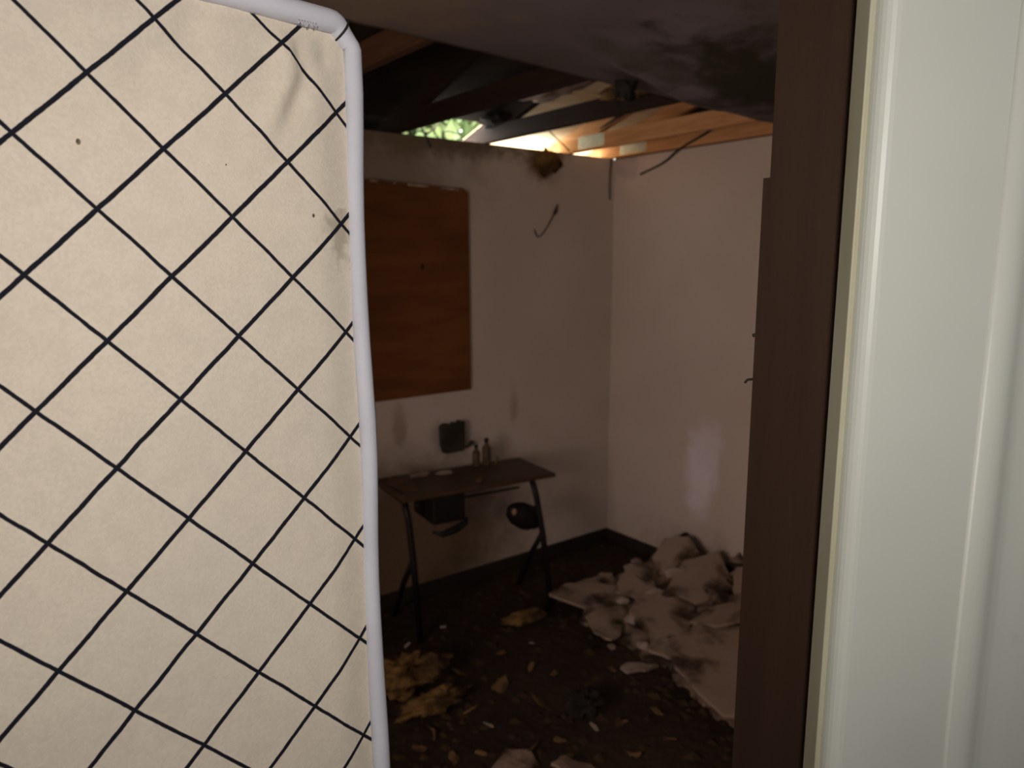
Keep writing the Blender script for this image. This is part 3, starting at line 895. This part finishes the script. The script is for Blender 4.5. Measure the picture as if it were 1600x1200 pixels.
slab(2.48, 2.46, 0.006, 0.17, 0.12, (0.05, 0.04), 0.8, 17, 'curled pale drywall flake at the edge of the heap towards the desk', warp=0.05)
slab(2.95, 2.02, 0.055, 0.30, 0.16, (-0.10, -0.12), -0.5, 18, 'dirty drywall slab between the pointed sheet and the stained slab')
slab(3.16, 2.08, 0.100, 0.22, 0.16, (0.12, -0.35), 0.4, 19, 'drywall piece heaped high against the wall beside the doorway')
slab(2.36, 2.13, 0.004, 0.13, 0.06, (0.03, 0.05), -0.7, 20, 'narrow lilac-white drywall strip lying outside the heap', 'plaster', warp=0.04)
slab(2.76, 2.86, 0.012, 0.22, 0.10, (0.10, 0.02), -0.2, 21, 'stained drywall scrap at the back of the heap near the corner')
slab(2.53, 2.02, 0.030, 0.18, 0.10, (0.08, 0.10), -0.6, 22, 'pale drywall offcut resting on the pointed sheet')
slab(1.50, 1.93, 0.004, 0.17, 0.10, (0.05, 0.03), 0.3, 23, 'pale crumpled drywall piece alone on the floor in the foreground', 'rubble', warp=0.06)
slab(1.66, 1.76, 0.004, 0.15, 0.09, (0.04, 0.05), -0.4, 24, 'second pale drywall piece in the foreground, beside the crumpled one', 'rubble', warp=0.06)

# crumbled plaster drift under the larger pieces, rising towards the wall
bm = bmesh.new()
NU, NV = 70, 110
gr = [[bm.verts.new((2.2 + (XR - 0.016 - 2.2) * i_ / NU, 1.3 + 1.75 * j_ / NV, 0)) for j_ in range(NV + 1)] for i_ in range(NU + 1)]
for row in gr:
    for v in row:
        h_ = mound_h(v.co.x, v.co.y)
        v.co.z = FZ + h_ + (0.0005 if h_ > 0.004 else -0.012)
for i_ in range(NU):
    for j_ in range(NV):
        f_ = (gr[i_][j_], gr[i_ + 1][j_], gr[i_ + 1][j_ + 1], gr[i_][j_ + 1])
        if max(v.co.z for v in f_) > FZ:
            bm.faces.new(f_)
bmesh.ops.delete(bm, geom=[v for v in bm.verts if not v.link_faces], context='VERTS')
tag(from_bm('plaster_rubble', bm, 'rubble', None, True), 'pale crumbled plaster drifted against the wall', 'rubble', kind='stuff')

rnd = random.Random(5)
CHUNKS = [(2.70, 2.56, 0.05), (2.60, 2.40, 0.045), (2.82, 2.44, 0.06), (2.96, 2.70, 0.07), (3.06, 2.82, 0.06), (3.22, 2.42, 0.07),
          (3.14, 2.88, 0.05), (2.50, 2.22, 0.04), (2.40, 2.34, 0.03), (2.66, 2.10, 0.05), (3.28, 2.24, 0.06), 
          (2.88, 2.86, 0.06), (2.62, 2.92, 0.045), (3.02, 2.48, 0.06), (2.78, 1.98, 0.05)]
for k, (x, y, s) in enumerate(CHUNKS):
    o = from_bm('plaster_chunk', chunk_bm((s, s * rnd.uniform(0.6, 1.1), s * rnd.uniform(0.35, 0.7)), 14, rnd), rnd.choice(['plaster', 'drywall', 'plaster']))
    o.rotation_euler = (0, 0, rnd.uniform(0, 6))
    rest(o, x, y, 0.25)
    tag(o, 'small pale lump of plaster among the fallen drywall', 'plaster', 'plaster lumps in the rubble heap')

# dark end of the loosened baseboard by the doorway side
tag(box('loose_board', (-0.02, -0.20, 0.0), (0.02, 0.20, 0.075), 'base', None, 0.004), 'black board end sticking out behind the rubble against the wall', 'board')
o = bpy.data.objects['loose_board']
o.location = (3.355, 2.30, 0.045); o.rotation_euler = (math.radians(-9), 0, math.radians(2))

# insulation and scraps on the floor
fluff('insulation_batt', 'largest yellow-brown insulation wad on the floor beside the mattress edge', 'insulation', (1.41, 2.62, FZ), (0.17, 0.10, 0.055), 'insul', 8.1, floor=True, amp=0.8, sub=4)
fluff('insulation_batt', 'flat brown insulation wad just in front of the largest wad', 'insulation', (1.44, 2.44, FZ), (0.14, 0.06, 0.025), 'insul', 9.4, floor=True, amp=0.8, sub=4)
fluff('insulation_batt', 'dull yellow insulation patch on the floor in front of the desk leg', 'insulation', (2.23, 2.80, FZ), (0.12, 0.07, 0.025), 'insul', 3.9, floor=True)
fluff('insulation_clump', 'black clump on the open floor with a pale spot', 'insulation', (1.93, 2.02, FZ), (0.07, 0.05, 0.04), 'insul_d', 4.4, floor=True, amp=0.8, sub=4)
SCR = [(1.69, 2.60, 'tan', 0.045), (1.78, 2.39, 'tan', 0.06), (1.98, 2.43, 'tan', 0.03), (2.03, 2.33, 'tan', 0.035), (1.83, 2.17, 'tan', 0.05), (1.90, 1.93, 'paper', 0.03), (1.74, 1.96, 'tan', 0.04),
       (2.00, 1.88, 'tan', 0.03), (1.86, 3.0, 'paper', 0.018), (1.62, 2.95, 'paper', 0.02), (2.26, 2.2, 'tan', 0.035), (1.35, 2.12, 'tan', 0.04), (1.45, 2.08, 'tan', 0.03), (1.57, 2.20, 'paper', 0.03),
       (2.12, 2.60, 'paper', 0.02), (1.95, 2.62, 'tan', 0.025), (1.70, 1.86, 'tan', 0.03), (2.08, 1.70, 'tan', 0.03), (2.18, 1.85, 'tan', 0.04), (1.90, 1.72, 'tan', 0.03), (1.55, 1.70, 'paper', 0.03), (1.28, 2.25, 'tan', 0.03)]
for k, (x, y, mm, s) in enumerate(SCR):
    r2 = random.Random(k)
    bm = plate_bm(rough_poly(s * 1.2, s * 0.6, 9, r2, 0.55), 0.002, 0.05, k * 2.1, 2)
    o = from_bm('scrap', bm, mm)
    o.rotation_euler = (r2.uniform(-.2, .2), r2.uniform(-.2, .2), r2.uniform(0, 6))
    set_floor(o, FZ + 0.001, x, y)
    tag(o, 'small torn tan scrap on the dark open floor' if mm == 'tan' else 'small torn pale paper scrap on the dark open floor', 'debris', 'torn tan scraps on the floor' if mm == 'tan' else 'torn paper scraps on the floor')
STK = [((1.60, 1.98), 0.16, 0.3, 'thin tan curved lath lying by the crumpled drywall in the foreground'), ((1.36, 2.30), 0.10, 1.3, 'thin tan lath on the floor beside the mattress edge'), ((1.58, 2.33), 0.10, 0.1, 'short tan lath on the dark floor behind the foreground')]
for k, ((x, y), L, a, lab) in enumerate(STK):
    d = Vector((math.cos(a), math.sin(a), 0)) * L / 2
    p = Vector((x, y, FZ + 0.006))
    tag(tube('lath', [p - d, p + Vector((0.01, -0.01, 0.012)), p + d], [0.003, 0.006, 0.004], 'tan', None, 6), lab, 'stick')

# crumbs of dirt nobody could count
bm = bmesh.new()
rnd = random.Random(3)
for k in range(900):
    x, y = rnd.uniform(0.7, 3.35), rnd.uniform(1.2, 3.33)
    s = rnd.uniform(0.008, 0.035)
    h = s * rnd.uniform(0.25, 0.7)
    a = rnd.uniform(0, 6)
    vs_ = []
    for q in range(5):
        w_ = a + q * 2 * math.pi / 5
        rr = s * rnd.uniform(0.6, 1.2)
        vs_.append(bm.verts.new((x + rr * math.cos(w_), y + rr * math.sin(w_), FZ + 0.001)))
    top = bm.verts.new((x + rnd.uniform(-.3, .3) * s, y + rnd.uniform(-.3, .3) * s, FZ + h))
    for q in range(5):
        bm.faces.new((vs_[q], vs_[(q + 1) % 5], top))
    bm.faces.new(vs_[::-1])
tag(from_bm('floor_dirt', bm, 'dirt'), 'dark crumbled dirt strewn over the floor', 'dirt', kind='stuff')

# ------------------------------------------------------------------ tree outside, seen through the rotted eave
tree = thing('tree', 'pale green leafy tree outside, seen through the gap above the wall', 'tree', (4.4, 9.2, -0.3))
tube('trunk', [(0, 0, 0), (0.05, 0, 1.4), (-0.1, 0.1, 2.8), (0.0, 0.0, 4.2)], [0.16, 0.13, 0.10, 0.04], 'bark', tree, 10)
rnd = random.Random(12)
verts, faces = [], []
for k in range(9000):
    v = Vector((rnd.gauss(0, 1), rnd.gauss(0, 1), rnd.gauss(0, 1))).normalized() * (rnd.random() ** 0.4)
    c = Vector((v.x * 2.2, v.y * 1.6, 4.3 + v.z * 1.9))
    e = Euler((rnd.uniform(0, 6), rnd.uniform(0, 6), rnd.uniform(0, 6))).to_matrix()
    L = rnd.uniform(0.09, 0.17)
    i = len(verts)
    for p in ((-L, 0, 0), (0, -L * 0.45, 0.01), (L, 0, 0), (0, L * 0.45, 0.01)):
        verts.append(tuple(c + e @ Vector(p)))
    faces.append((i, i + 1, i + 2, i + 3))
me = bpy.data.meshes.new('foliage')
me.from_pydata(verts, [], faces)
tag(link('foliage', me, 'leaf', tree), kind='stuff')
